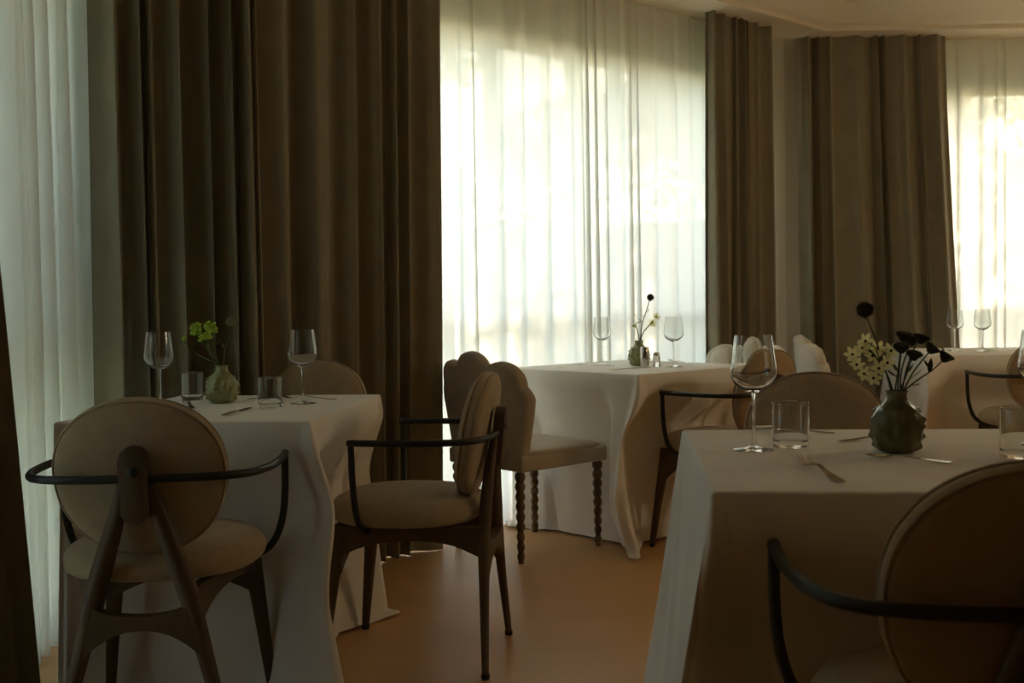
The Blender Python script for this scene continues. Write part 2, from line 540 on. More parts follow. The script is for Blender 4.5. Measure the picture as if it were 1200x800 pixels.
curtain('blackout_curtain', 'sliver of dark curtain at the lower left edge of the photo', (-1.36, 2.20), (-1.36, 2.62), (-1.36, 2.38), (-1.36, 2.98),
        (1, 0), 6, 0.03, M['curtain'], 24, group=G_D)

# ------------------------------------------------------------------ oval-back armchair (faces local +Y)
def make_oval_chair_meshes():
    D = {}
    # seat cushion
    bm = bmesh.new(); n = 56
    prof = [(0.0, 0.505), (0.35, 0.504), (0.62, 0.500), (0.82, 0.492), (0.93, 0.480), (0.985, 0.462), (0.995, 0.447), (0.975, 0.433), (0.92, 0.424), (0.6, 0.420), (0, 0.420)]
    rings = []
    for s, z in prof:
        if s == 0: rings.append([bm.verts.new((0, 0, z))]); continue
        ring = []
        for k in range(n):
            c, q = sup(2 * math.pi * k / n, 2.35)
            ring.append(bm.verts.new((c * 0.240 * s, q * 0.232 * s, z)))
        rings.append(ring)
    for a, b in zip(rings, rings[1:]):
        for k in range(n):
            k2 = (k + 1) % n
            if len(a) == 1: bm.faces.new((a[0], b[k], b[k2]))
            elif len(b) == 1: bm.faces.new((a[k], b[0], a[k2]))
            else: bm.faces.new((a[k], b[k], b[k2], a[k2]))
    D['seat'] = mesh_of('seat', bm, M['taupe'])
    # oval backrest, tilted
    tilt = Matrix.Translation((0, -0.215, 0.668)) @ Matrix.Rotation(R(-79), 4, 'X')
    tilt = Matrix.Translation((0, -0.215, 0.668)) @ Matrix.Rotation(R(11), 4, 'X') @ Matrix.Rotation(R(90), 4, 'X')
    def egg(k, n, s):
        c, q = sup(2 * math.pi * k / n, 2.15)
        return c * 0.194 * s * (1 + 0.06 * q), q * 0.186 * s
    bm = bmesh.new(); n = 64; rings = []
    prof = [(0, 0.042), (0.4, 0.041), (0.7, 0.037), (0.88, 0.029), (0.965, 0.016), (0.995, 0.004), (1.0, -0.004), (0.985, -0.014), (0.94, -0.023), (0.80, -0.028), (0.4, -0.030), (0, -0.031)]
    for s, z in prof:
        if s == 0: rings.append([bm.verts.new(tilt @ Vector((0, 0, -z)))]); continue
        rings.append([bm.verts.new(tilt @ Vector((*egg(k, n, s), -z))) for k in range(n)])
    for a, b in zip(rings, rings[1:]):
        for k in range(n):
            k2 = (k + 1) % n
            if len(a) == 1: bm.faces.new((a[0], b[k], b[k2]))
            elif len(b) == 1: bm.faces.new((a[k], b[0], a[k2]))
            else: bm.faces.new((a[k], b[k], b[k2], a[k2]))
    D['backrest'] = mesh_of('backrest', bm, M['taupe'])
    bm = bmesh.new()
    for z in (-0.014, 0.016):
        loop = [tilt @ Vector((*egg(k, n, 0.985), z)) for k in range(n)]
        rg = tube(bm, loop + [loop[0]], 0.0026, 6)
    D['piping'] = mesh_of('piping', bm, M['taupe'])
    # rear legs: an inverted V meeting behind the backrest
    for s in (-1, 1):
        bm = bmesh.new()
        pts = catmull([(s * 0.205, -0.262, 0.012), (s * 0.150, -0.252, 0.22), (s * 0.105, -0.247, 0.40), (s * 0.055, -0.255, 0.56), (s * 0.026, -0.268, 0.66)], 6)
        def rad(t): return lerp(0.0125, 0.025, min(1, t / 0.55)) if t < 0.55 else lerp(0.025, 0.015, (t - 0.55) / 0.45)
        tube(bm, pts, rad, 12, (1.0, 0.8))
        D['rear_leg%d' % s] = mesh_of('leg', bm, M['wood'])
        bm = bmesh.new()
        pts = catmull([(s * 0.215, 0.212, 0.012), (s * 0.195, 0.188, 0.22), (s * 0.175, 0.165, 0.405)], 6)
        tube(bm, pts, lambda t: lerp(0.012, 0.026, t), 12)
        D['front_leg%d' % s] = mesh_of('leg', bm, M['wood'])
        for nm, (x, y) in (('rf', (0.205, -0.262)), ('ff', (0.215, 0.212))):
            bm = bmesh.new()
            lathe(bm, [(0.0, 0), (0.0115, 0), (0.0125, 0.004), (0.0125, 0.014), (0, 0.014)], 12, Matrix.Translation((s * x, y, 0)), cap=False)
            D['%s%d' % (nm, s)] = mesh_of('foot_cap', bm, M['rubber'])
        # side rail, arched underside
        bm = bmesh.new()
        a = Vector((s * 0.180, 0.185, 0)); b = Vector((s * 0.112, -0.245, 0))
        d = (b - a); Lr = d.length; d.normalize()
        mt = Matrix(((d.x, -d.y, 0, a.x), (d.y, d.x, 0, a.y), (0, 0, 1, 0), (0, 0, 0, 1)))
        out = [(0, 0.425), (Lr, 0.415), (Lr, 0.315)]
        for k in range(1, 12):
            t = 1 - k / 12
            out.append((Lr * t, 0.375 - 0.055 * abs(2 * t - 1) ** 2.5))
        out.append((0, 0.325))
        prism(bm, out, 0.030, mt); bevel_all(bm, 0.003, 1)
        D['side_rail%d' % s] = mesh_of('side_rail', bm, M['wood'], True, 35)
    for nm, y, hw, zt in (('front_rail', 0.170, 0.178, 0.418), ('rear_rail', -0.249, 0.118, 0.385)):
        bm = bmesh.new()
        out = []
        for k in range(17):
            t = k / 16
            out.append((lerp(-hw, hw, t), zt - (0.028 * (1 - abs(2 * t - 1) ** 2.5) if nm == 'rear_rail' else 0)))
        for k in range(17):
            t = 1 - k / 16
            out.append((lerp(-hw * 1.1, hw * 1.1, t), 0.345 - 0.06 * abs(2 * t - 1) ** 2.2 - (0.02 if nm == 'rear_rail' else 0)))
        prism(bm, out, 0.030, Matrix.Translation((0, y, 0)))
        D[nm] = mesh_of(nm, bm, M['wood'], True, 35)
    # upright block behind the backrest
    bm = bmesh.new()
    out = []
    for k in range(13):
        a = math.pi * k / 12
        out.append((0.031 * math.cos(a), 0.062 + 0.031 * math.sin(a)))
    for k in range(13):
        a = math.pi + math.pi * k / 12
        out.append((0.031 * math.cos(a), -0.055 + 0.031 * math.sin(a)))
    prism(bm, out, 0.032, Matrix.Translation((0, -0.277, 0.655)) @ Matrix.Rotation(R(6), 4, 'X'))
    bevel_all(bm, 0.004, 2)
    D['back_post'] = mesh_of('back_post', bm, M['wood'], True, 35)
    bm = bmesh.new()
    lathe(bm, [(0, 0), (0.012, 0), (0.013, 0.003), (0.012, 0.007), (0, 0.008)], 16, Matrix.Translation((0, -0.292, 0.69)) @ Matrix.Rotation(R(96), 4, 'X'), cap=False)
    D['bolt'] = mesh_of('bolt', bm, M['black'])
    # steel arm hoop: one continuous bar, from under the seat up, round behind the backrest and down again
    zt = 0.672
    half = [(0.10, 0.075, 0.404), (0.17, 0.08, 0.406), (0.222, 0.083, 0.421), (0.255, 0.086, 0.456), (0.2735, 0.088, 0.515), (0.2795, 0.090, 0.58), (0.2803, 0.091, 0.63), (0.2805, 0.092, zt - 0.006)]
    top = [(0.2805, 0.096, zt), (0.284, 0.03, zt), (0.283, -0.06, zt), (0.272, -0.15, zt), (0.240, -0.226, zt), (0.17, -0.264, zt), (0.05, -0.275, zt)]
    bm = bmesh.new()
    up = catmull(half, 5); tp = catmull(top, 5)
    ring = tp + [Vector((-p.x, p.y, p.z)) for p in reversed(tp)]
    tube(bm, ring, 0.0098, 10)
    for s in (1, -1):
        tube(bm, [Vector((p.x * s, p.y, p.z)) for p in up], 0.0092, 10)
        g = bmesh.ops.create_uvsphere(bm, u_segments=10, v_segments=8, radius=0.0105)
        for v in g['verts']: v.co += Vector((s * 0.2805, 0.095, zt))
    D['arm_hoop'] = mesh_of('arm_hoop', bm, M['black'])
    return D

OC = make_oval_chair_meshes()
def oval_chair(label, loc, yaw):
    t = thing('oval_armchair', label, 'chair', (*loc, 0), R(yaw), 'oval-backed armchairs around the dining tables')
    put('seat', OC['seat'], t)
    b = put('backrest', OC['backrest'], t); put('piping', OC['piping'], b)
    for s in (-1, 1):
        l = put('leg', OC['rear_leg%d' % s], t); put('foot_cap', OC['rf%d' % s], l)
        l = put('leg', OC['front_leg%d' % s], t); put('foot_cap', OC['ff%d' % s], l)
        put('side_rail', OC['side_rail%d' % s], t)
    put('front_rail', OC['front_rail'], t); put('rear_rail', OC['rear_rail'], t)
    p = put('back_post', OC['back_post'], t); put('bolt', OC['bolt'], p)
    h = put('arm_hoop', OC['arm_hoop'], t); h['label'] = 'slim black steel arm hoop'
    return t

CH = {
 'A': ((-0.868, 2.668), 4.0, 'oval-backed armchair at the left edge, its back to the camera'),
 'B': ((-0.316, 3.224), 81.0, 'armchair with oval back seen side-on, at the right of the left table'),
 'C': ((-0.766, 3.835), 174.0, 'oval chair back peeking over the far side of the left table'),
 'E': ((0.890, 4.568), 41.8, 'oval armchair at the middle table, behind the large wine glass'),
 'F': ((0.800, 2.690), 174.0, 'brown oval chair back behind the right table and its dark vase'),
 'G': ((0.669, 1.530), -5.9, 'dark oval armchair in the right foreground, nearest the camera'),
 'H': ((2.557, 5.280), -5.9, 'armchair with black hoop at the far right table, cut by frame'),
}
for k, (loc, yaw, lab) in CH.items(): oval_chair(lab, loc, yaw)

# ------------------------------------------------------------------ scalloped shell chair (faces local +Y)
LOBES = [(0.0, 0.765, 0.098), (0.150, 0.722, 0.098), (-0.150, 0.722, 0.098), (0.186, 0.650, 0.088), (-0.186, 0.650, 0.088)]
def shell_outline():
    O = Vector((0, 0.52)); pts = []
    for k in range(97):
        a = R(26 + 128 * k / 96)
        d = Vector((math.cos(a), math.sin(a)))
        best = 0
        for x, z, r_ in LOBES:
            oc = O - Vector((x, z)); b = oc.dot(d); c = oc.dot(oc) - r_ * r_
            disc = b * b - c
            if disc > 0: best = max(best, -b + math.sqrt(disc))
        if best == 0: continue
        pts.append(O + d * best)
    rb = Vector((0.212, 0.372)); lb = Vector((-0.212, 0.372))
    right = [lerp(rb, pts[0], t) for t in (0, 0.33, 0.66)]
    left = [lerp(pts[-1], lb, t) for t in (0.33, 0.66, 1)]
    return right + pts + left

def make_shell_meshes(fabric):
    D = {}
    ol = shell_outline(); n = len(ol)
    nr = []
    for i in range(n):
        d = (ol[(i + 1) % n] - ol[i - 1]).normalized(); nr.append(Vector((d.y, -d.x)))
    lean = Matrix.Translation((0, -0.235, 0.40)) @ Matrix.Rotation(R(7), 4, 'X') @ Matrix.Translation((0, 0, -0.40))
    def bend(x): return 0.9 * x * x            # the shell wraps slightly forward at the sides
    bm = bmesh.new(); rings = []
    for ins, y in [(0.024, -0.036), (0.010, -0.033), (0.002, -0.022), (0, -0.008), (0, 0.006), (0.004, 0.016), (0.014, 0.022)]:
        rings.append([bm.verts.new(lean @ Vector(((ol[i] - nr[i] * ins).x, y + bend(ol[i].x), (ol[i] - nr[i] * ins).y))) for i in range(n)])
    for a, b in zip(rings, rings[1:]):
        for k in range(n): bm.faces.new((a[k], a[(k + 1) % n], b[(k + 1) % n], b[k]))
    for ring, y in ((rings[0], -0.038), (rings[-1], 0.022)):
        # fill with strips across so the bend is kept
        prev = ring
        for s in (0.75, 0.5, 0.25):
            cur = []
            for i in range(n):
                x = ol[i].x * s; z = 0.56 + (ol[i].y - 0.56) * s
                cur.append(bm.verts.new(lean @ Vector((x, y + bend(x), z))))
            for k in range(n): bm.faces.new((prev[k], prev[(k + 1) % n], cur[(k + 1) % n], cur[k]))
            prev = cur
        c = bm.verts.new(lean @ Vector((0, y, 0.56)))
        for k in range(n): bm.faces.new((prev[k], prev[(k + 1) % n], c))
    D['back_shell'] = mesh_of('back_shell', bm, fabric)
    # padded channels on the inner side, one per lobe
    for j, (x, z, r_) in enumerate(LOBES):
        bm = bmesh.new()
        base = Vector((x * 0.42, 0.44)); top = Vector((x, z)) + (Vector((x, z)) - base).normalized() * r_ * 0.88
        ax = top - base; Ln = ax.length; ax.normalize(); sd = Vector((ax.y, -ax.x))
        rows, nn = 16, 20; rg = []
        for q in range(rows + 1):
            t = q / rows
            w = r_ * 0.93 * lerp(0.52, 1.0, t) * (1 - max(0, (t - 0.68) / 0.32) ** 2.4) ** 0.5 * min(1, (t / 0.06) ** 0.5 if t > 0 else 0)
            dp = 0.050 * (w / (r_ * 0.93)) ** 0.8 if w > 0 else 0
            c = base + ax * Ln * t
            if w <= 1e-5:
                rg.append([bm.verts.new(lean @ Vector((c.x, 0.018 + bend(c.x), c.y)))]); continue
            rg.append([bm.verts.new(lean @ Vector(((c + sd * w * math.cos(2 * math.pi * k / nn)).x,
                       0.018 + bend(c.x) + dp * math.sin(2 * math.pi * k / nn) * (1 if math.sin(2 * math.pi * k / nn) > 0 else 0.3),
                       (c + sd * w * math.cos(2 * math.pi * k / nn)).y))) for k in range(nn)])
        for a, b in zip(rg, rg[1:]):
            for k in range(nn):
                k2 = (k + 1) % nn
                if len(a) == 1 and len(b) == 1: continue
                if len(a) == 1: bm.faces.new((a[0], b[k], b[k2]))
                elif len(b) == 1: bm.faces.new((a[k], b[0], a[k2]))
                else: bm.faces.new((a[k], b[k], b[k2], a[k2]))
        D['channel%d' % j] = mesh_of('back_channel', bm, fabric)
    # seat: upholstered box with a crowned top
    bm = bmesh.new()
    box(bm, (0, 0.015, 0.405), (0.47, 0.50, 0.066)); bevel_all(bm, 0.012, 3)
    D['seat_base'] = mesh_of('seat_base', bm, fabric, True, 40)
    bm = bmesh.new(); n2 = 40; rg = []
    for s, z in [(1.0, 0.432), (1.005, 0.440), (0.99, 0.448), (0.93, 0.455), (0.6, 0.463), (0, 0.466)]:
        if s == 0: rg.append([bm.verts.new((0, 0.015, z))]); continue
        rg.append([bm.verts.new((sup(2 * math.pi * k / n2, 7)[0] * 0.234 * s, 0.015 + sup(2 * math.pi * k / n2, 7)[1] * 0.249 * s, z)) for k in range(n2)])
    for a, b in zip(rg, rg[1:]):
        for k in range(n2):
            k2 = (k + 1) % n2
            if len(b) == 1: bm.faces.new((a[k], a[k2], b[0]))
            else: bm.faces.new((a[k], a[k2], b[k2], b[k]))
    D['seat_cushion'] = mesh_of('seat_cushion', bm, fabric)
    # bobbin-turned leg
    prof = [(0.0, 0.0), (0.011, 0.0), (0.013, 0.006)]
    nb, z0, z1 = 9, 0.008, 0.372
    for b in range(nb):
        for q in range(9):
            t = q / 8
            R_ = lerp(0.0155, 0.0225, b / (nb - 1))
            prof.append((R_ * (0.66 + 0.34 * math.sin(math.pi * t)), lerp(z0, z1, (b + t) / nb)))
    prof.append((0.0, z1))
    bm = bmesh.new(); lathe(bm, prof, 16, cap=False)
    D['leg'] = mesh_of('leg', bm, M['turned'])
    return D

SHELLS = {}
def shell_chair(label, loc, yaw, key):
    if key not in SHELLS: SHELLS[key] = make_shell_meshes(M[key])
    D = SHELLS[key]
    t = thing('scalloped_chair', label, 'chair', (*loc, 0), R(yaw), 'scallop-backed upholstered chairs')
    b = put('back_shell', D['back_shell'], t)
    for j in range(5): put('back_channel', D['channel%d' % j], b)
    s = put('seat_base', D['seat_base'], t); put('seat_cushion', D['seat_cushion'], s)
    for x in (-0.20, 0.20):
        for y in (-0.215, 0.235):
            l = put('leg', D['leg'], t, (x, y, 0)); l['label'] = 'bobbin-turned brown wooden leg'
    return t
SH = {
 'D': ((0.050, 4.612), -48.2, 'velvet'), 'I': ((1.035, 5.380), 131.8, 'cream'), 'J': ((1.830, 5.720), -95.7, 'cream'),
}
shell_chair('beige scallop-backed chair with bobbin legs, seen from behind', *SH['D'])
shell_chair('cream chair with padded shell channels behind the middle table', *SH['I'])
shell_chair('pale scalloped chair back in front of the far-wall curtain', *SH['J'])

# ------------------------------------------------------------------ added pendant lamp out of view, gives the warm light from the right
t = thing('added_pendant_lamp', 'warm globe pendant added out of view beyond the right edge', 'lamp', (3.75, 3.3, 1.85))
bm = bmesh.new(); lathe(bm, [(0, 0.99), (0.05, 0.99), (0.055, 0.975), (0.05, 0.965), (0, 0.96)], 24, cap=False); put('canopy', mesh_of('canopy', bm, M['black'], True, 40), t)
bm = bmesh.new(); tube(bm, [(0, 0, 0.97), (0, 0, 0.6), (0, 0, 0.16)], 0.004, 8); put('cord', mesh_of('cord', bm, M['black']), t)
bm = bmesh.new(); lathe(bm, [(0, 0.17), (0.025, 0.17), (0.03, 0.12), (0.04, 0.105), (0, 0.10)], 24, cap=False); put('socket', mesh_of('socket', bm, M['black'], True, 40), t)
bm = bmesh.new(); lathe(bm, [(0.04, 0.108), (0.08, 0.085), (0.108, 0.04), (0.115, 0.0), (0.108, -0.04), (0.08, -0.085), (0.04, -0.108), (0, -0.115)], 32, cap=False)
gm, gnt, gp = new_mat('lit_opal_glass')
gp.inputs['Base Color'].default_value = (0.9, 0.8, 0.6, 1)
gp.inputs['Emission Color'].default_value = (1.0, 0.75, 0.45, 1); gp.inputs['Emission Strength'].default_value = 44.0
put('globe_shade', mesh_of('globe_shade', bm, gm), t)

# ------------------------------------------------------------------ tables and draped cloths
TABLES = {
 'left': ((-0.834, 3.228), -5.9), 'right': ((0.754, 2.017), -5.9), 'middle': ((0.544, 4.940), 41.8), 'far': ((2.553, 5.810), -5.9),
}
SIZE = {'left': (0.34, 0.40), 'right': (0.40, 0.40), 'middle': (0.40, 0.40), 'far': (0.40, 0.40)}      # half width, half depth
TOPZ = 0.75

def smooth(a, b, x):
    t = min(1, max(0, (x - a) / (b - a))); return t * t * (3 - 2 * t)

def drape(name, chairs, seed, size, cone=(0.065, 0.065, 0.065, 0.065)):
    """floor-length square cloth: flat sides, a cone fold at every corner that pools on the floor,
    and the sides pushed inwards where a chair seat stands under the edge"""
    rnd = random.Random(seed)
    hx, hy = size[0] + 0.004, size[1] + 0.004
    C = [Vector((hx, -hy)), Vector((hx, hy)), Vector((-hx, hy)), Vector((-hx, -hy))]      # ccw
    DIST = [hy, hx, hy, hx]; LEN = [hx, hy, hx, hy]      # per side: distance from the centre, half length
    sides = []
    for k in range(4):
        a, b = C[k - 1], C[k]
        d = (b - a).normalized(); nrm = Vector((d.y, -d.x))
        dents = []
        for kind, loc, yaw in chairs:
            f = Vector((-math.sin(R(yaw)), math.cos(R(yaw))))
            if f.dot(-nrm) < 0.7: continue
            reach = 0.232 if kind == 'oval' else 0.268
            c = Vector(loc) + f * reach
            ins = DIST[k] - c.dot(nrm)
            if ins > -0.05: dents.append((c.dot(d), ins + 0.05, 0.325 if kind == 'oval' else 0.27))
        pleats = [(rnd.uniform(-0.33, 0.33), rnd.uniform(0.03, 0.07), rnd.uniform(-0.014, 0.026)) for _ in range(5)]
        sides.append((a, b, d, nrm, dents, pleats))
    ns, nc = 44, 26
    lob = [(rnd.uniform(0.9, 1.15), rnd.uniform(-0.25, 0.25), rnd.uniform(0.75, 1.2)) for _ in range(4)]
    def push(sd, x, v):
        a, b, d, nrm, dents, pleats = sd
        o = 0.004 + 0.045 * v
        for x0, w, am in pleats: o += am * v ** 1.2 * math.exp(-((x - x0) / w) ** 2)
        for x0, ins, hw in dents:
            g = 1 - smooth(hw, hw + 0.085, abs(x - x0))
            o = lerp(o, -ins * smooth(0.045, 0.36, v) + 0.25 * o, g * smooth(0.03, .15, v))
        return o
    def ring(v, pool=0.0):
        pts = []
        for k in range(4):
            sd = sides[k]; a, b, d, nrm, dents, pleats = sd
            w = 0.012 + 0.19 * v
            H = DIST[k]; L = LEN[k]; k1 = (k + 1) % 4
            for i in range(ns):
                x = lerp(-L + w, L - w, i / (ns - 1))
                p = d * x + nrm * (H + push(sd, x, v))
                pts.append((p, 0.0))
            nx = sides[k1]
            P0 = d * (L - w) + nrm * (H + push(sd, L - w, v))
            P2 = nx[2] * (-LEN[k1] + w) + nx[3] * (DIST[k1] + push(nx, -LEN[k1] + w, v))
            lf = lob[k]
            diag = (nrm + nx[3]).normalized()
            e = w * 0.7071 + 0.006 + cone[k] * v * lf[0]
            side = (nx[3] - nrm).normalized()
            for i in range(1, nc + 1):
                t = i / (nc + 1)
                bump = math.sin(math.pi * t)
                p = lerp(P0, P2, t) + diag * (e * bump ** 0.95 + pool * bump * lf[2])
                p += side * (v * 0.05 * lf[1] * bump ** 2) + side * 0.014 * v * math.sin(4 * math.pi * t) * bump
                p += diag * 0.012 * v * math.sin(6 * math.pi * t + k)
                pts.append((p, bump))
        return pts
    rows = []
    for ins, z in ((0.012, TOPZ + 0.005), (0.007, TOPZ + 0.0047), (0.003, TOPZ + 0.003), (0.0008, TOPZ)):
        rg = ring(0.0); rows.append([(p * (1 - ins / hx), z) for p, b in rg])
    nv = 30
    for j in range(1, nv + 1):
        v = j / nv
        rows.append([(p, lerp(TOPZ - 0.004, 0.012, v)) for p, b in ring(v)])
    for pool, zz in ((0.015, 0.009), (0.03, 0.016), (0.045, 0.012), (0.052, 0.005)):
        rows.append([(p, lerp(0.010, zz + 0.008 * math.sin(9 * b), b)) for p, b in ring(1.0, pool)])
    verts, faces = [], []
    n = len(rows[0])
    for rw in rows:
        for p, z in rw: verts.append((p.x, p.y, z))
    for j in range(len(rows) - 1):
        for i in range(n):
            i2 = (i + 1) % n
            faces.append((j * n + i, (j + 1) * n + i, (j + 1) * n + i2, j * n + i2))
    # top
    prev = list(range(n))
    for sc_ in (0.66, 0.33):
        cur = []
        for i in range(n):
            p = rows[0][i][0] * sc_; verts.append((p.x, p.y, TOPZ + 0.005)); cur.append(len(verts) - 1)
        for i in range(n): faces.append((prev[i], prev[(i + 1) % n], cur[(i + 1) % n], cur[i]))
        prev = cur
    verts.append((0, 0, TOPZ + 0.005)); c = len(verts) - 1
    for i in range(n): faces.append((prev[i], prev[(i + 1) % n], c))
    me = bpy.data.meshes.new(name); me.from_pydata(verts, [], faces)
    bm = bmesh.new(); bm.from_mesh(me)
    bpy.data.meshes.remove(me)
    return mesh_of(name, bm, M['linen'])

def rel(tab, loc, yaw):
    (tx, ty), tr = TABLES[tab]
    a = R(-tr); dx, dy = loc[0] - tx, loc[1] - ty
    return (dx * math.cos(a) - dy * math.sin(a), dx * math.sin(a) + dy * math.cos(a)), yaw - tr

def chair_list(tab, keys):
    out = []
    for k in keys:
        if k in CH: l, y = rel(tab, CH[k][0], CH[k][1]); out.append(('oval', l, y))
        else: l, y = rel(tab, SH[k][0], SH[k][1]); out.append(('shell', l, y))
    return out

CLOTH = {
 'left': drape('tablecloth', chair_list('left', 'ABC'), 1, SIZE['left'], (0.24, 0.06, 0.03, 0.0)),
 'right': drape('tablecloth', chair_list('right', 'G'), 2, SIZE['right']),
 'middle': drape('tablecloth', chair_list('middle', 'DEI'), 5, SIZE['middle'], (0.065, 0.0, 0.0, 0.065)),
}
CLOTH['far'] = drape('tablecloth', chair_list('far', 'HJ'), 9, SIZE['far'])

bm = bmesh.new(); lathe(bm, [(0, 0.0), (0.2, 0.0), (0.2, 0.012), (0.05, 0.03), (0.035, 0.06), (0.035, 0.70), (0.10, 0.717), (0, 0.717)], 28, cap=False)
ME_PED = mesh_of('pedestal', bm, M['black'], True, 40)
LAB = {'left': 'left', 'right': 'right foreground', 'middle': 'middle', 'far': 'far right'}
for k, (loc, rz) in TABLES.items():
    t = thing('dining_table', 'square pedestal table hidden under the %s white cloth' % LAB[k], 'table', (*loc, 0), R(rz), 'square dining tables')
    hx, hy = SIZE[k]
    bm = bmesh.new(); box(bm, (0, 0, TOPZ - 0.018), (2 * hx - 0.012, 2 * hy - 0.012, 0.03)); bevel_all(bm, 0.004, 2)
    put('tabletop', mesh_of('tabletop', bm, M['wood'], True, 35), t); put('pedestal', ME_PED, t)
    c = put('tablecloth', CLOTH[k], None, (*loc, 0), (0, 0, R(rz)))
    tag(c, {'left': 'floor-length white cloth on the left table between two oval armchairs',
            'right': 'floor-length white cloth on the right foreground table',
            'middle': 'white cloth on the middle table before the glowing sheer curtain',
            'far': 'white cloth on the far right table near the window'}[k], 'tablecloth', 'white floor-length tablecloths')
TZ = TOPZ + 0.0055

# ------------------------------------------------------------------ glassware
bm = bmesh.new()
bowl = [(0.0045, 0.112), (0.012, 0.114), (0.026, 0.121), (0.038, 0.131), (0.0435, 0.142), (0.0448, 0.150), (0.0437, 0.163), (0.040, 0.192), (0.0379, 0.210), (0.0358, 0.226),
        (0.0350, 0.226), (0.0371, 0.210), (0.0392, 0.192), (0.0428, 0.163), (0.0438, 0.151), (0.0425, 0.144), (0.037, 0.134), (0.025, 0.1245), (0.010, 0.1185), (0.0, 0.118)]
lathe(bm, [(0, 0.112)] + bowl, 40, cap=False); ME_BOWL = mesh_of('bowl', bm, M['crystal'], True, 40)
bm = bmesh.new()
lathe(bm, [(0.006, 0.006), (0.0042, 0.012), (0.0033, 0.03), (0.0031, 0.08), (0.0036, 0.10), (0.0048, 0.113)], 16); ME_STEM = mesh_of('stem', bm, M['crystal'], True, 40)
bm = bmesh.new()
lathe(bm, [(0, 0), (0.0385, 0), (0.0395, 0.0012), (0.038, 0.002), (0.018, 0.0042), (0.007, 0.008), (0, 0.009)], 40, cap=False); ME_FOOT = mesh_of('foot', bm, M['crystal'], True, 40)
def wine_glass(label, x, y, z=TZ):
    t = thing('wine_glass', label, 'wine glass', (x, y, z), 0, 'stemmed wine glasses')
    put('bowl', ME_BOWL, t); put('stem', ME_STEM, t); put('foot', ME_FOOT, t)
wine_glass('wine glass at the back left, against the dark curtain', -1.075, 3.270)
wine_glass('wine glass on the left table, in front of the oval chair back', -0.642, 3.284)
wine_glass('large empty wine glass on the right foreground table', 0.4726, 2.105)
wine_glass('wine glass cut off by the right edge of the photo', 1.060, 2.150)
wine_glass('faint wine glass right of the middle vase', 0.729, 4.846)
wine_glass('faint wine glass left of the middle vase', 0.430, 5.130)
wine_glass('wine glass on the far right table, before the dark curtain edge', 2.425, 5.880)
wine_glass('wine glass on the far right table, against the bright sheer', 2.540, 5.800)

bm = bmesh.new()
lathe(bm, [(0, 0), (0.0335, 0), (0.0352, 0.002), (0.0358, 0.010), (0.0366, 0.0885), (0.0360, 0.0897), (0.0353, 0.0885), (0.0345, 0.016), (0.0325, 0.0125), (0, 0.0115)], 40, cap=False)
ME_TUMB = mesh_of('water_tumbler', bm, M['tumbler'], True, 25)
for lab, x, y in [('water tumbler left of the green vase on the left table', -1.035, 3.470),
                  ('water tumbler in front of the left table wine glass', -0.716, 3.166),
                  ('square-looking water tumbler beside the large wine glass', 0.555, 2.145),
                  ('water tumbler at the right edge of the right table', 0.926, 1.956)]:
    tag(put('water_tumbler', ME_TUMB, None, (x, y, TZ)), lab, 'tumbler', 'straight water tumblers')

# ------------------------------------------------------------------ knobbly vases
def vase_mesh(seed, mat):
    rnd = random.Random(seed)
    bm = bmesh.new()
    prof = [(0.0, 0.0), (0.024, 0.0), (0.034, 0.002)]
    outer = [(0.038, 0.006), (0.043, 0.016), (0.0465, 0.028), (0.048, 0.042), (0.047, 0.056), (0.043, 0.070), (0.036, 0.082), (0.0265, 0.091), (0.0205, 0.098), (0.0185, 0.106), (0.0188, 0.112), (0.021, 0.1165)]
    fine = []
    for a, b in zip(outer, outer[1:]):
        for q in range(3): fine.append((lerp(a[0], b[0], q / 3), lerp(a[1], b[1], q / 3)))
    prof += fine + [(0.021, 0.1165), (0.0195, 0.1175), (0.017, 0.115), (0.0155, 0.106), (0.016, 0.09), (0.0, 0.085)]
    lathe(bm, prof, 72, cap=False)
    knobs = []
    for row, z in enumerate((0.014, 0.031, 0.048, 0.065, 0.080)):
        cnt = (9, 10, 10, 9, 7)[row]
        for k in range(cnt):
            a = 2 * math.pi * (k + 0.5 * (row % 2)) / cnt + rnd.uniform(-.15, .15)
            knobs.append((a, z + rnd.uniform(-.004, .004), rnd.uniform(0.6, 1.15)))
    for v in bm.verts:
        r_ = math.hypot(v.co.x, v.co.y)
        if r_ < 0.022 or v.co.z < 0.004 or v.co.z > 0.1: continue
        a = math.atan2(v.co.y, v.co.x); d = 0
        for ka, kz, ks in knobs:
            da = (a - ka + math.pi) % (2 * math.pi) - math.pi
            q = ((da * r_) ** 2 + (v.co.z - kz) ** 2) / (0.0062 ** 2)
            if q < 9: d += 0.0085 * ks * math.exp(-q * 1.1)
        f = 1 + d / r_
        v.co.x *= f; v.co.y *= f
    return mesh_of('vase', bm, mat)
tag(put('bud_vase', vase_mesh(3, M['vase_green']), None, (-0.909, 3.357, TZ)), 'knobbly green glazed bud vase on the left table', 'vase', 'knobbly bud vases')
tag(put('bud_vase', vase_mesh(4, M['vase']), None, (0.735, 2.054, TZ)), 'dark knobbly bud vase on the right foreground table', 'vase', 'knobbly bud vases')
tag(put('bud_vase', vase_mesh(5, M['vase_green']), None, (0.585, 4.950, TZ)), 'green bud vase on the middle table against the sheer', 'vase', 'knobbly bud vases')

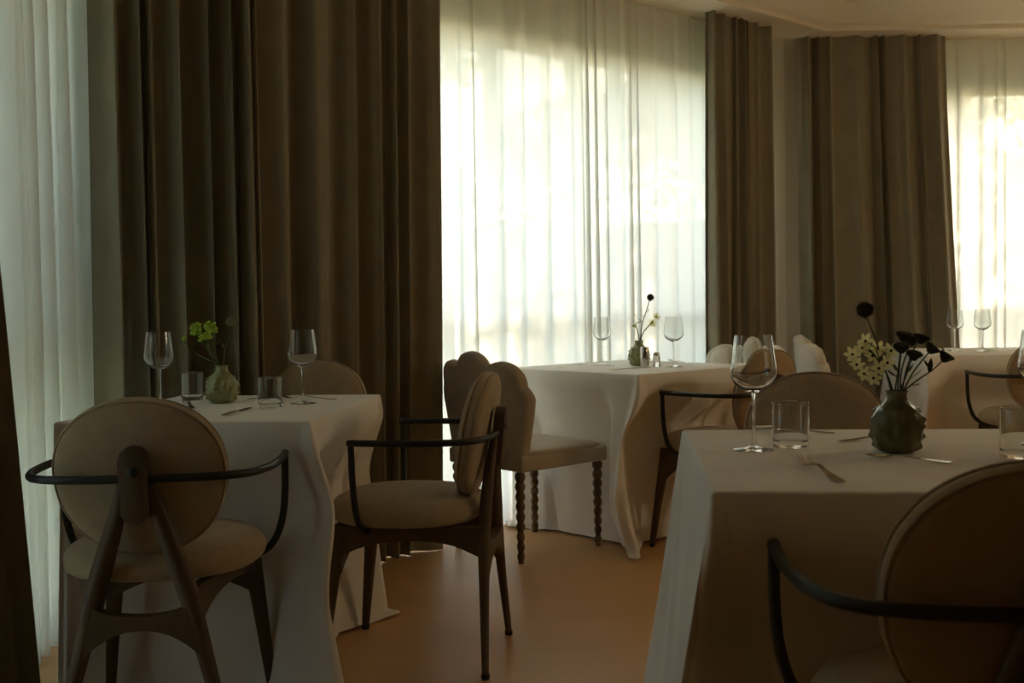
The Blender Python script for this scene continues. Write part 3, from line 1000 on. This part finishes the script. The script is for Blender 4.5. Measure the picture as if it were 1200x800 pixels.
# ------------------------------------------------------------------ flowers: each stem is a thing standing in its vase
def ball_mesh(name, r_, mat, seed, spikes=160, sl=0.25):
    rnd = random.Random(seed); bm = bmesh.new()
    bmesh.ops.create_icosphere(bm, subdivisions=2, radius=r_ * 0.82)
    for k in range(spikes):
        y = 1 - 2 * (k + .5) / spikes; a = k * 2.39996; q = math.sqrt(1 - y * y)
        d = Vector((q * math.cos(a), q * math.sin(a), y))
        u = d.orthogonal().normalized(); w = d.cross(u); e = r_ * 0.10
        tip = bm.verts.new(d * r_ * (1 + rnd.uniform(-.05, sl)))
        b = [bm.verts.new(d * r_ * .78 + (u * math.cos(q2) + w * math.sin(q2)) * e) for q2 in (0, 2.09, 4.19)]
        for i in range(3): bm.faces.new((b[i], b[(i + 1) % 3], tip))
    return mesh_of(name, bm, mat, False)

def petal_flower(r_, seed, npet=6, cup=0.35):
    """star flower along +Z; returns (petals mesh, centre mesh)"""
    bm = bmesh.new()
    for k in range(npet):
        a = 2 * math.pi * k / npet
        d = Vector((math.cos(a), math.sin(a), 0)); s = Vector((-math.sin(a), math.cos(a), 0))
        rows = []
        for t, w in ((0.12, .07), (0.4, .24), (0.7, .26), (0.9, .13), (1.0, 0.01)):
            c = d * r_ * t + Vector((0, 0, r_ * cup * t * t))
            rows.append([bm.verts.new(c + s * w * r_), bm.verts.new(c + Vector((0, 0, -.03 * r_))), bm.verts.new(c - s * w * r_)])
        for p, q in zip(rows, rows[1:]):
            for i in range(2): bm.faces.new((p[i], p[i + 1], q[i + 1], q[i]))
    pm = mesh_of('petals', bm, M['petal'])
    bm = bmesh.new(); bmesh.ops.create_uvsphere(bm, u_segments=10, v_segments=8, radius=r_ * 0.17)
    for v in bm.verts: v.co.z += r_ * 0.08
    return pm, mesh_of('flower_centre', bm, M['bloom_dark'])

def button_mesh(r_, seed):
    rnd = random.Random(seed); bm = bmesh.new()
    lathe(bm, [(0, -0.9 * r_), (0.35 * r_, -0.75 * r_), (0.75 * r_, -0.25 * r_), (1.0 * r_, 0.12 * r_), (0.85 * r_, 0.30 * r_), (0.4 * r_, 0.36 * r_), (0, 0.33 * r_)], 18, cap=False)
    for v in bm.verts: v.co *= 1 + rnd.uniform(-.06, .06)
    for k in range(18):
        a = 2 * math.pi * k / 18
        d = Vector((math.cos(a), math.sin(a), 0)); s = Vector((-d.y, d.x, 0))
        p = [d * r_ * .8 + s * .12 * r_, d * r_ * .8 - s * .12 * r_, d * r_ * 1.28 + Vector((0, 0, r_ * rnd.uniform(0.0, .3)))]
        bm.faces.new([bm.verts.new(q) for q in p])
    return mesh_of('flower_head', bm, M['bloom_dark'], False)

def leaf_mesh(L, w, mat):
    bm = bmesh.new(); rows = []
    for t, q in ((0, .08), (.25, .8), (.5, 1), (.75, .65), (1, .03)):
        z = L * .25 * t * t
        rows.append([bm.verts.new((L * t, w * q, z + .1 * w)), bm.verts.new((L * t, 0, z)), bm.verts.new((L * t, -w * q, z + .1 * w))])
    for p, q in zip(rows, rows[1:]):
        for i in range(2): bm.faces.new((p[i], p[i + 1], q[i + 1], q[i]))
    return mesh_of('leaf', bm, mat)
LEAF_D = leaf_mesh(0.028, 0.006, M['stem_dark']); LEAF_G = leaf_mesh(0.026, 0.006, M['stem'])

def orient(d):
    return Vector(d).to_track_quat('Z', 'Y').to_euler()

def flower(name, label, base, pts, r_, mat, heads=(), leaves=(), lm=None, group=None):
    """base = vase position; pts relative to the vase foot; heads = [(name, mesh, pos, dir, submesh)]"""
    t = thing(name, label, 'flower', (base[0], base[1], TZ), 0, group)
    # the cut end stands in the vase
    P = [(pts[0][0] * .3, pts[0][1] * .3, 0.092), pts[0]] + list(pts[1:])
    bm = bmesh.new(); tube(bm, catmull(P, 6), lambda q: lerp(r_, r_ * .7, q), 7)
    put('stem', mesh_of('stem', bm, mat), t)
    for nm, me, pos, d, sub in heads:
        h = put(nm, me, t, pos, orient(d))
        if sub: put('flower_centre', sub, h)
    for pos, rz, tl in leaves:
        put('leaf', lm or LEAF_D, t, pos, (0, R(tl), R(rz)))
    return t

VR = (0.735, 2.054); VL = (-0.909, 3.357); VM = (0.585, 4.950)
thistle_d = ball_mesh('flower_head', 0.0165, M['bloom_dark'], 1)
thistle_g = ball_mesh('flower_head', 0.0165, M['bloom_grey'], 2, sl=.35)
GR, GL, GM = 'flowers in the dark vase', 'flowers in the green vase', 'flowers in the middle vase'
# right vase (px -> metres at 2.05 m: 1 px = 1.63 mm; mouth at 0.117)
def q(px, py, dy=0.0): return ((px - 1053) * 0.00163, dy, (533 - py) * 0.00163)
flower('globe_thistle', 'dark round thistle head standing tallest in the dark vase', VR, [q(1047, 464), q(1040, 430, .01), q(1030, 400, .01), q(1019, 372, .01)], 0.0017, M['stem_dark'],
       [('flower_head', thistle_d, q(1018, 366, .01), (-.2, 0, 1), None)], group=GR)
btn = [button_mesh(0.0155, k) for k in range(3)]
def button(label, path, k, tilt, lv=()):
    flower('button_flower', label, VR, path, 0.0018, M['stem_dark'], [('flower_head', btn[k], path[-1], tilt, None)], lv, group=GR)
button('dark button flower bending far right out of the dark vase', [q(1060, 464), q(1075, 449, -.01), q(1093, 436, -.015), q(1108, 421, -.015)], 0, (.5, -.1, .8), [(q(1088, 440, -.013), 40, -60), (q(1092, 437, -.013), 200, -30)])
button('dark button flower at upper right of the dark vase', [q(1059, 464), q(1066, 440, .01), q(1076, 415, .015), q(1087, 400, .02)], 1, (.35, .1, .9), [(q(1065, 443, .01), 10, -35)])
button('dark button flower upright above the dark vase', [q(1054, 464), q(1056, 440), q(1058, 420), q(1062, 396)], 2, (.1, -.2, 1), [(q(1055, 440), 120, -40)])
button('lower dark button flower left of the upright one', [q(1051, 464), q(1051, 445, -.012), q(1052, 425, -.02), q(1053, 409, -.025)], 0, (-.15, -.3, 1), [(q(1051, 445, -.012), 200, -20)])
button('small dark button flower at the middle of the bunch', [q(1056, 464), q(1060, 445, -.015), q(1064, 430, -.02), q(1068, 418, -.025)], 1, (.1, -.3, .9))
button('dark button flower behind the upper right one', [q(1057, 464), q(1063, 440, .02), q(1072, 418, .03), q(1080, 402, .04)], 2, (.1, .2, .9))
button('dark button flower drooping right below the upper ones', [q(1060, 464), q(1070, 440, -.01), q(1081, 424, -.015), q(1091, 411, -.02)], 1, (.6, -.2, .7), [(q(1067, 447, -.008), -10, -25), (q(1066, 455, -.01), 30, 10)])
star, star_c = petal_flower(0.0165, 1)
heads = []
rnd = random.Random(8)
for px, py in ((1012, 402), (1001, 418), (1033, 412), (1044, 414), (1010, 440), (1028, 434), (1039, 428), (1008, 410), (1020, 445), (1024, 420), (1004, 430)):
    heads.append(('blossom', star, q(px, py, rnd.uniform(-.02, .02) - .01), (rnd.uniform(-.5, .3), -1, rnd.uniform(0.1, .7)), star_c))
t = flower('star_flower_spray', 'spray of pale yellow star flowers leaning left in the dark vase', VR, [q(1049, 464), q(1042, 445, -.005), q(1033, 428, -.005), q(1020, 412, -.005)], 0.0022, M['stem_dark'], heads,
           [(q(1030, 440), 180, 10), (q(1036, 448), 160, 30), (q(1022, 425), 190, -20)], LEAF_G, GR)
bm = bmesh.new()
for nm, me, p, d, s in heads: tube(bm, [q(1036, 436, -.004), (p[0] * .5 + q(1036, 436)[0] * .5, p[1], p[2] - .012), p], 0.0009, 5)
put('side_stems', mesh_of('side_stems', bm, M['stem']), t)

# left vase: 1 px = 2.664 mm at 3.357 m
def ql(px, py, dy=0.0): return ((px - 260) * 0.002664, dy, (475 - py) * 0.002664)
flower('globe_thistle', 'grey green globe flower standing tallest in the green vase', VL, [ql(262, 430), ql(264, 415), ql(268, 400), ql(272, 385)], 0.0028, M['stem'],
       [('flower_head', thistle_g, ql(272, 380), (.1, 0, 1), None)], [(ql(267, 403), -20, -30), (ql(265, 412), 160, -40)], LEAF_G, GL)
def fuzzy(r_, seed):
    rnd = random.Random(seed); bm = bmesh.new()
    for k in range(70):
        d = Vector((rnd.gauss(0, 1), rnd.gauss(0, 1), abs(rnd.gauss(0, .8)))).normalized()
        c = d * r_ * rnd.uniform(.5, 1)
        g = bmesh.ops.create_icosphere(bm, subdivisions=1, radius=r_ * rnd.uniform(.13, .24))
        for v in g['verts']: v.co += c
    return mesh_of('flower_head', bm, M['bloom_green'], False)
fz = [fuzzy(0.021, k) for k in range(3)]
for i, (px, py, dy) in enumerate(((232, 392, .0), (246, 385, .02), (244, 398, -.02), (228, 386, .03), (250, 391, 0))):
    flower('lime_flower', ['lime flower at the left of the green vase bunch', 'highest lime flower in the green vase', 'lower front lime flower in the green vase',
                           'back left lime flower in the green vase', 'lime flower nearest the globe flower'][i], VL,
           [ql(257 - i * .5, 431), ql(lerp(257, px, .4), 418, dy * .5), ql(lerp(257, px, .75), lerp(418, py, .6), dy), ql(px, py + 4, dy)], 0.0022, M['stem'],
           [('flower_head', fz[i % 3], ql(px, py + 2, dy), (-.2, 0, 1), None)], [(ql(lerp(257, px, .6), 408, dy), 180 + 40 * i, -30)], LEAF_G, GL)
flower('green_sprig', 'thin green sprig bending left from the green vase', VL, [ql(255, 431), ql(242, 422, -.01), ql(228, 414, -.01), ql(219, 401, -.01)], 0.0016, M['stem'],
       [('bud', ball_mesh('bud', 0.008, M['bloom_green'], 5, 40), ql(218, 399, -.01), (-.3, 0, 1), None)], [(ql(225, 411, -.01), 170, -20), (ql(235, 418, -.01), 220, 0)], LEAF_G, GL)
# middle vase: 1 px = 3.93 mm at 4.95 m
def qm(px, py, dy=0.0): return ((px - 748) * 0.00393, dy, (431 - py) * 0.00393)
flower('globe_thistle', 'round dark thistle head above the middle table vase', VM, [qm(750, 397), qm(752, 382), qm(757, 367), qm(761, 354)], 0.0026, M['stem'],
       [('flower_head', ball_mesh('flower_head', 0.0165, M['bloom_dark'], 6), qm(762, 351), (.1, 0, 1), None)], [(qm(756, 369), 10, -30), (qm(754, 374), 170, -10)], LEAF_G, GM)
starm, starm_c = petal_flower(0.022, 2)
flower('white_flower', 'pale open flower at the right of the middle vase', VM, [qm(751, 397), qm(755, 389), qm(760, 384), qm(765, 378)], 0.0028, M['stem'],
       [('blossom', starm, qm(768, 374, -.01), (.4, -.6, .5), starm_c), ('blossom', starm, qm(764, 381, .01), (.2, -.8, .1), starm_c)], [(qm(757, 386), 0, -20), (qm(755, 389), 60, 10)], LEAF_G, GM)
flower('green_sprig', 'leafy green sprig at the left of the middle vase', VM, [qm(748, 397), qm(746, 389), qm(744, 382), qm(751, 379)], 0.0026, M['stem'],
       [('bud', fuzzy(.010, 9), qm(743, 385), (-.3, 0, 1), None)], [(qm(745, 386), 200, -20), (qm(751, 379), 150, -30), (qm(747, 374), 160, -30)], LEAF_G, GM)

# ------------------------------------------------------------------ cutlery and condiments (lie along local +Y, tip forward)
def strip(bm, rows, th=0.0016):
    """rows = [(y, halfwidth, z, dish)]"""
    T, B = [], []
    for y, w, z, dish in rows:
        xs = (-1, -.5, 0, .5, 1)
        T.append([bm.verts.new((x * w, y, z + th - dish * (1 - x * x))) for x in xs])
        B.append([bm.verts.new((x * w, y, z - dish * (1 - x * x))) for x in xs])
    for a, b in zip(range(len(rows) - 1), range(1, len(rows))):
        for i in range(4):
            bm.faces.new((T[a][i], T[a][i + 1], T[b][i + 1], T[b][i])); bm.faces.new((B[a][i], B[b][i], B[b][i + 1], B[a][i + 1]))
        bm.faces.new((T[a][0], T[b][0], B[b][0], B[a][0])); bm.faces.new((T[a][4], B[a][4], B[b][4], T[b][4]))
    for e in (0, -1):
        for i in range(4): bm.faces.new((T[e][i], T[e][i + 1], B[e][i + 1], B[e][i]))

def fork_mesh():
    bm = bmesh.new()
    strip(bm, [(0, .006, 0.001, 0), (.004, .009, .001, 0), (.03, .0085, .002, 0), (.07, .005, .006, 0), (.105, .0032, .011, 0), (.125, .004, .0105, 0), (.136, .009, .0085, .0005), (.145, .0115, .0065, .001), (.153, .012, .005, .001)])
    for k in range(4):
        x = -0.0095 + k * 0.00633
        strip_rows = [(.151, .0018, .0045, 0), (.165, .0018, .0045, 0), (.18, .0017, .0075, 0), (.192, .0015, .013, 0), (.198, .0006, .0165, 0)]
        n0 = len(bm.verts); strip(bm, strip_rows)
        bm.verts.ensure_lookup_table()
        for v in bm.verts[n0:]: v.co.x += x
    return mesh_of('dinner_fork', bm, M['steel'], True, 50)
def spoon_mesh(s=1.0):
    bm = bmesh.new()
    rows = [(0, .005, 0.001, 0), (.004, .008, .001, 0), (.03, .0075, .002, 0), (.07, .0045, .006, 0), (.10, .003, .010, 0), (.113, .004, .0095, 0)]
    for k in range(1, 11):
        t = k / 10
        w = 0.0195 * math.sin(math.pi * min(1, t * .93 + .07)) ** .6 * (1.08 - .25 * t)
        rows.append((.113 + .06 * t, max(w, .001), lerp(.0095, .006, t) + 0.003 * t * t, 0.006 * math.sin(math.pi * t)))
    strip(bm, [(y * s, w * s, z * s, d * s) for y, w, z, d in rows])
    return mesh_of('spoon', bm, M['steel'], True, 60)
ME_FORK, ME_SPOON, ME_TEA = fork_mesh(), spoon_mesh(1.1), spoon_mesh(0.85)
bm = bmesh.new(); strip(bm, [(0, .006, .001, 0), (.004, .0095, .001, 0), (.06, .0085, .0015, 0), (.10, .0065, .002, 0)], .0042); ME_KH = mesh_of('knife_handle', bm, M['steel'], True, 50)
bm = bmesh.new(); strip(bm, [(.10, .006, .0025, 0), (.112, .0095, .002, 0), (.19, .0098, .002, 0), (.215, .007, .002, 0), (.226, .001, .002, 0)], .0016); ME_KB = mesh_of('blade', bm, M['steel'], True, 50)
def lay(name, me, label, cat, x, y, yaw, group):
    return tag(put(name, me, None, (x, y, TZ), (0, 0, R(yaw))), label, cat, group)
def knife(label, x, y, yaw):
    t = thing('table_knife', label, 'knife', (x, y, TZ), R(yaw), 'table knives')
    put('knife_handle', ME_KH, t); put('blade', ME_KB, t)
def yaw_of(a, b): return math.degrees(math.atan2(-(b[0] - a[0]), b[1] - a[1]))
GF, GS = 'steel dinner forks', 'steel spoons'
lay('dinner_fork', ME_FORK, 'steel fork lying in front on the right table', 'fork', 0.523, 1.715, 2, GF)
lay('spoon', ME_TEA, 'spoon lying in front of the dark vase', 'spoon', 0.775, 1.895, 62, GS)
lay('dinner_fork', ME_FORK, 'fork lying crosswise behind the dark vase', 'fork', 0.672, 2.205, -72, GF)
lay('spoon', ME_SPOON, 'spoon lying behind the tumbler on the right table', 'spoon', 0.70, 2.335, 62, GS)
knife('knife lying at the front of the left table', -0.790, 2.930, -5)
lay('dinner_fork', ME_FORK, 'fork beside the left tumbler, near the oval chair', 'fork', -0.945, 3.16, 22, GF)
lay('dinner_fork', ME_FORK, 'fork on the far side of the left table behind the wine glass', 'fork', -0.56, 3.40, 75, GF)
lay('spoon', ME_TEA, 'spoon lying behind the green vase on the left table', 'spoon', -0.86, 3.47, -70, GS)
lay('dinner_fork', ME_FORK, 'fork at the left end of the middle table', 'fork', 0.205, 4.93, -48, GF)
knife('knife lying in front of the middle vase', 0.430, 4.68, -60)
lay('spoon', ME_TEA, 'spoon lying left of the middle vase', 'spoon', 0.47, 4.90, 45, GS)
lay('dinner_fork', ME_FORK, 'fork at the right end of the middle table', 'fork', 0.84, 5.00, 25, GF)
lay('dinner_fork', ME_FORK, 'fork on the far right table, left of its glasses', 'fork', 2.34, 5.83, -20, GF)
lay('spoon', ME_SPOON, 'spoon on the far right table, right of its glasses', 'spoon', 2.72, 5.72, 75, GS)
bm = bmesh.new()
lathe(bm, [(0, 0), (0.0185, 0), (0.0195, 0.002), (0.0195, 0.088), (0.018, 0.0905), (0, 0.0915)], 32, cap=False)
tag(put('pepper_shaker', mesh_of('pepper_shaker', bm, M['steel'], True, 40), None, (0.600, 4.868, TZ)), 'brushed steel cylinder shaker in front of the middle vase', 'shaker')
t = thing('salt_cellar', 'small clear glass salt shaker beside the steel shaker', 'shaker', (0.652, 4.855, TZ))
bm = bmesh.new(); lathe(bm, [(0, 0), (0.017, 0), (0.0185, 0.003), (0.016, 0.045), (0.014, 0.05), (0, 0.05)], 24, cap=False)
put('jar', mesh_of('jar', bm, M['crystal'], True, 40), t)
bm = bmesh.new(); lathe(bm, [(0, 0.05), (0.015, 0.05), (0.015, 0.06), (0.010, 0.066), (0, 0.067)], 24, cap=False)
put('lid', mesh_of('lid', bm, M['steel'], True, 40), t)
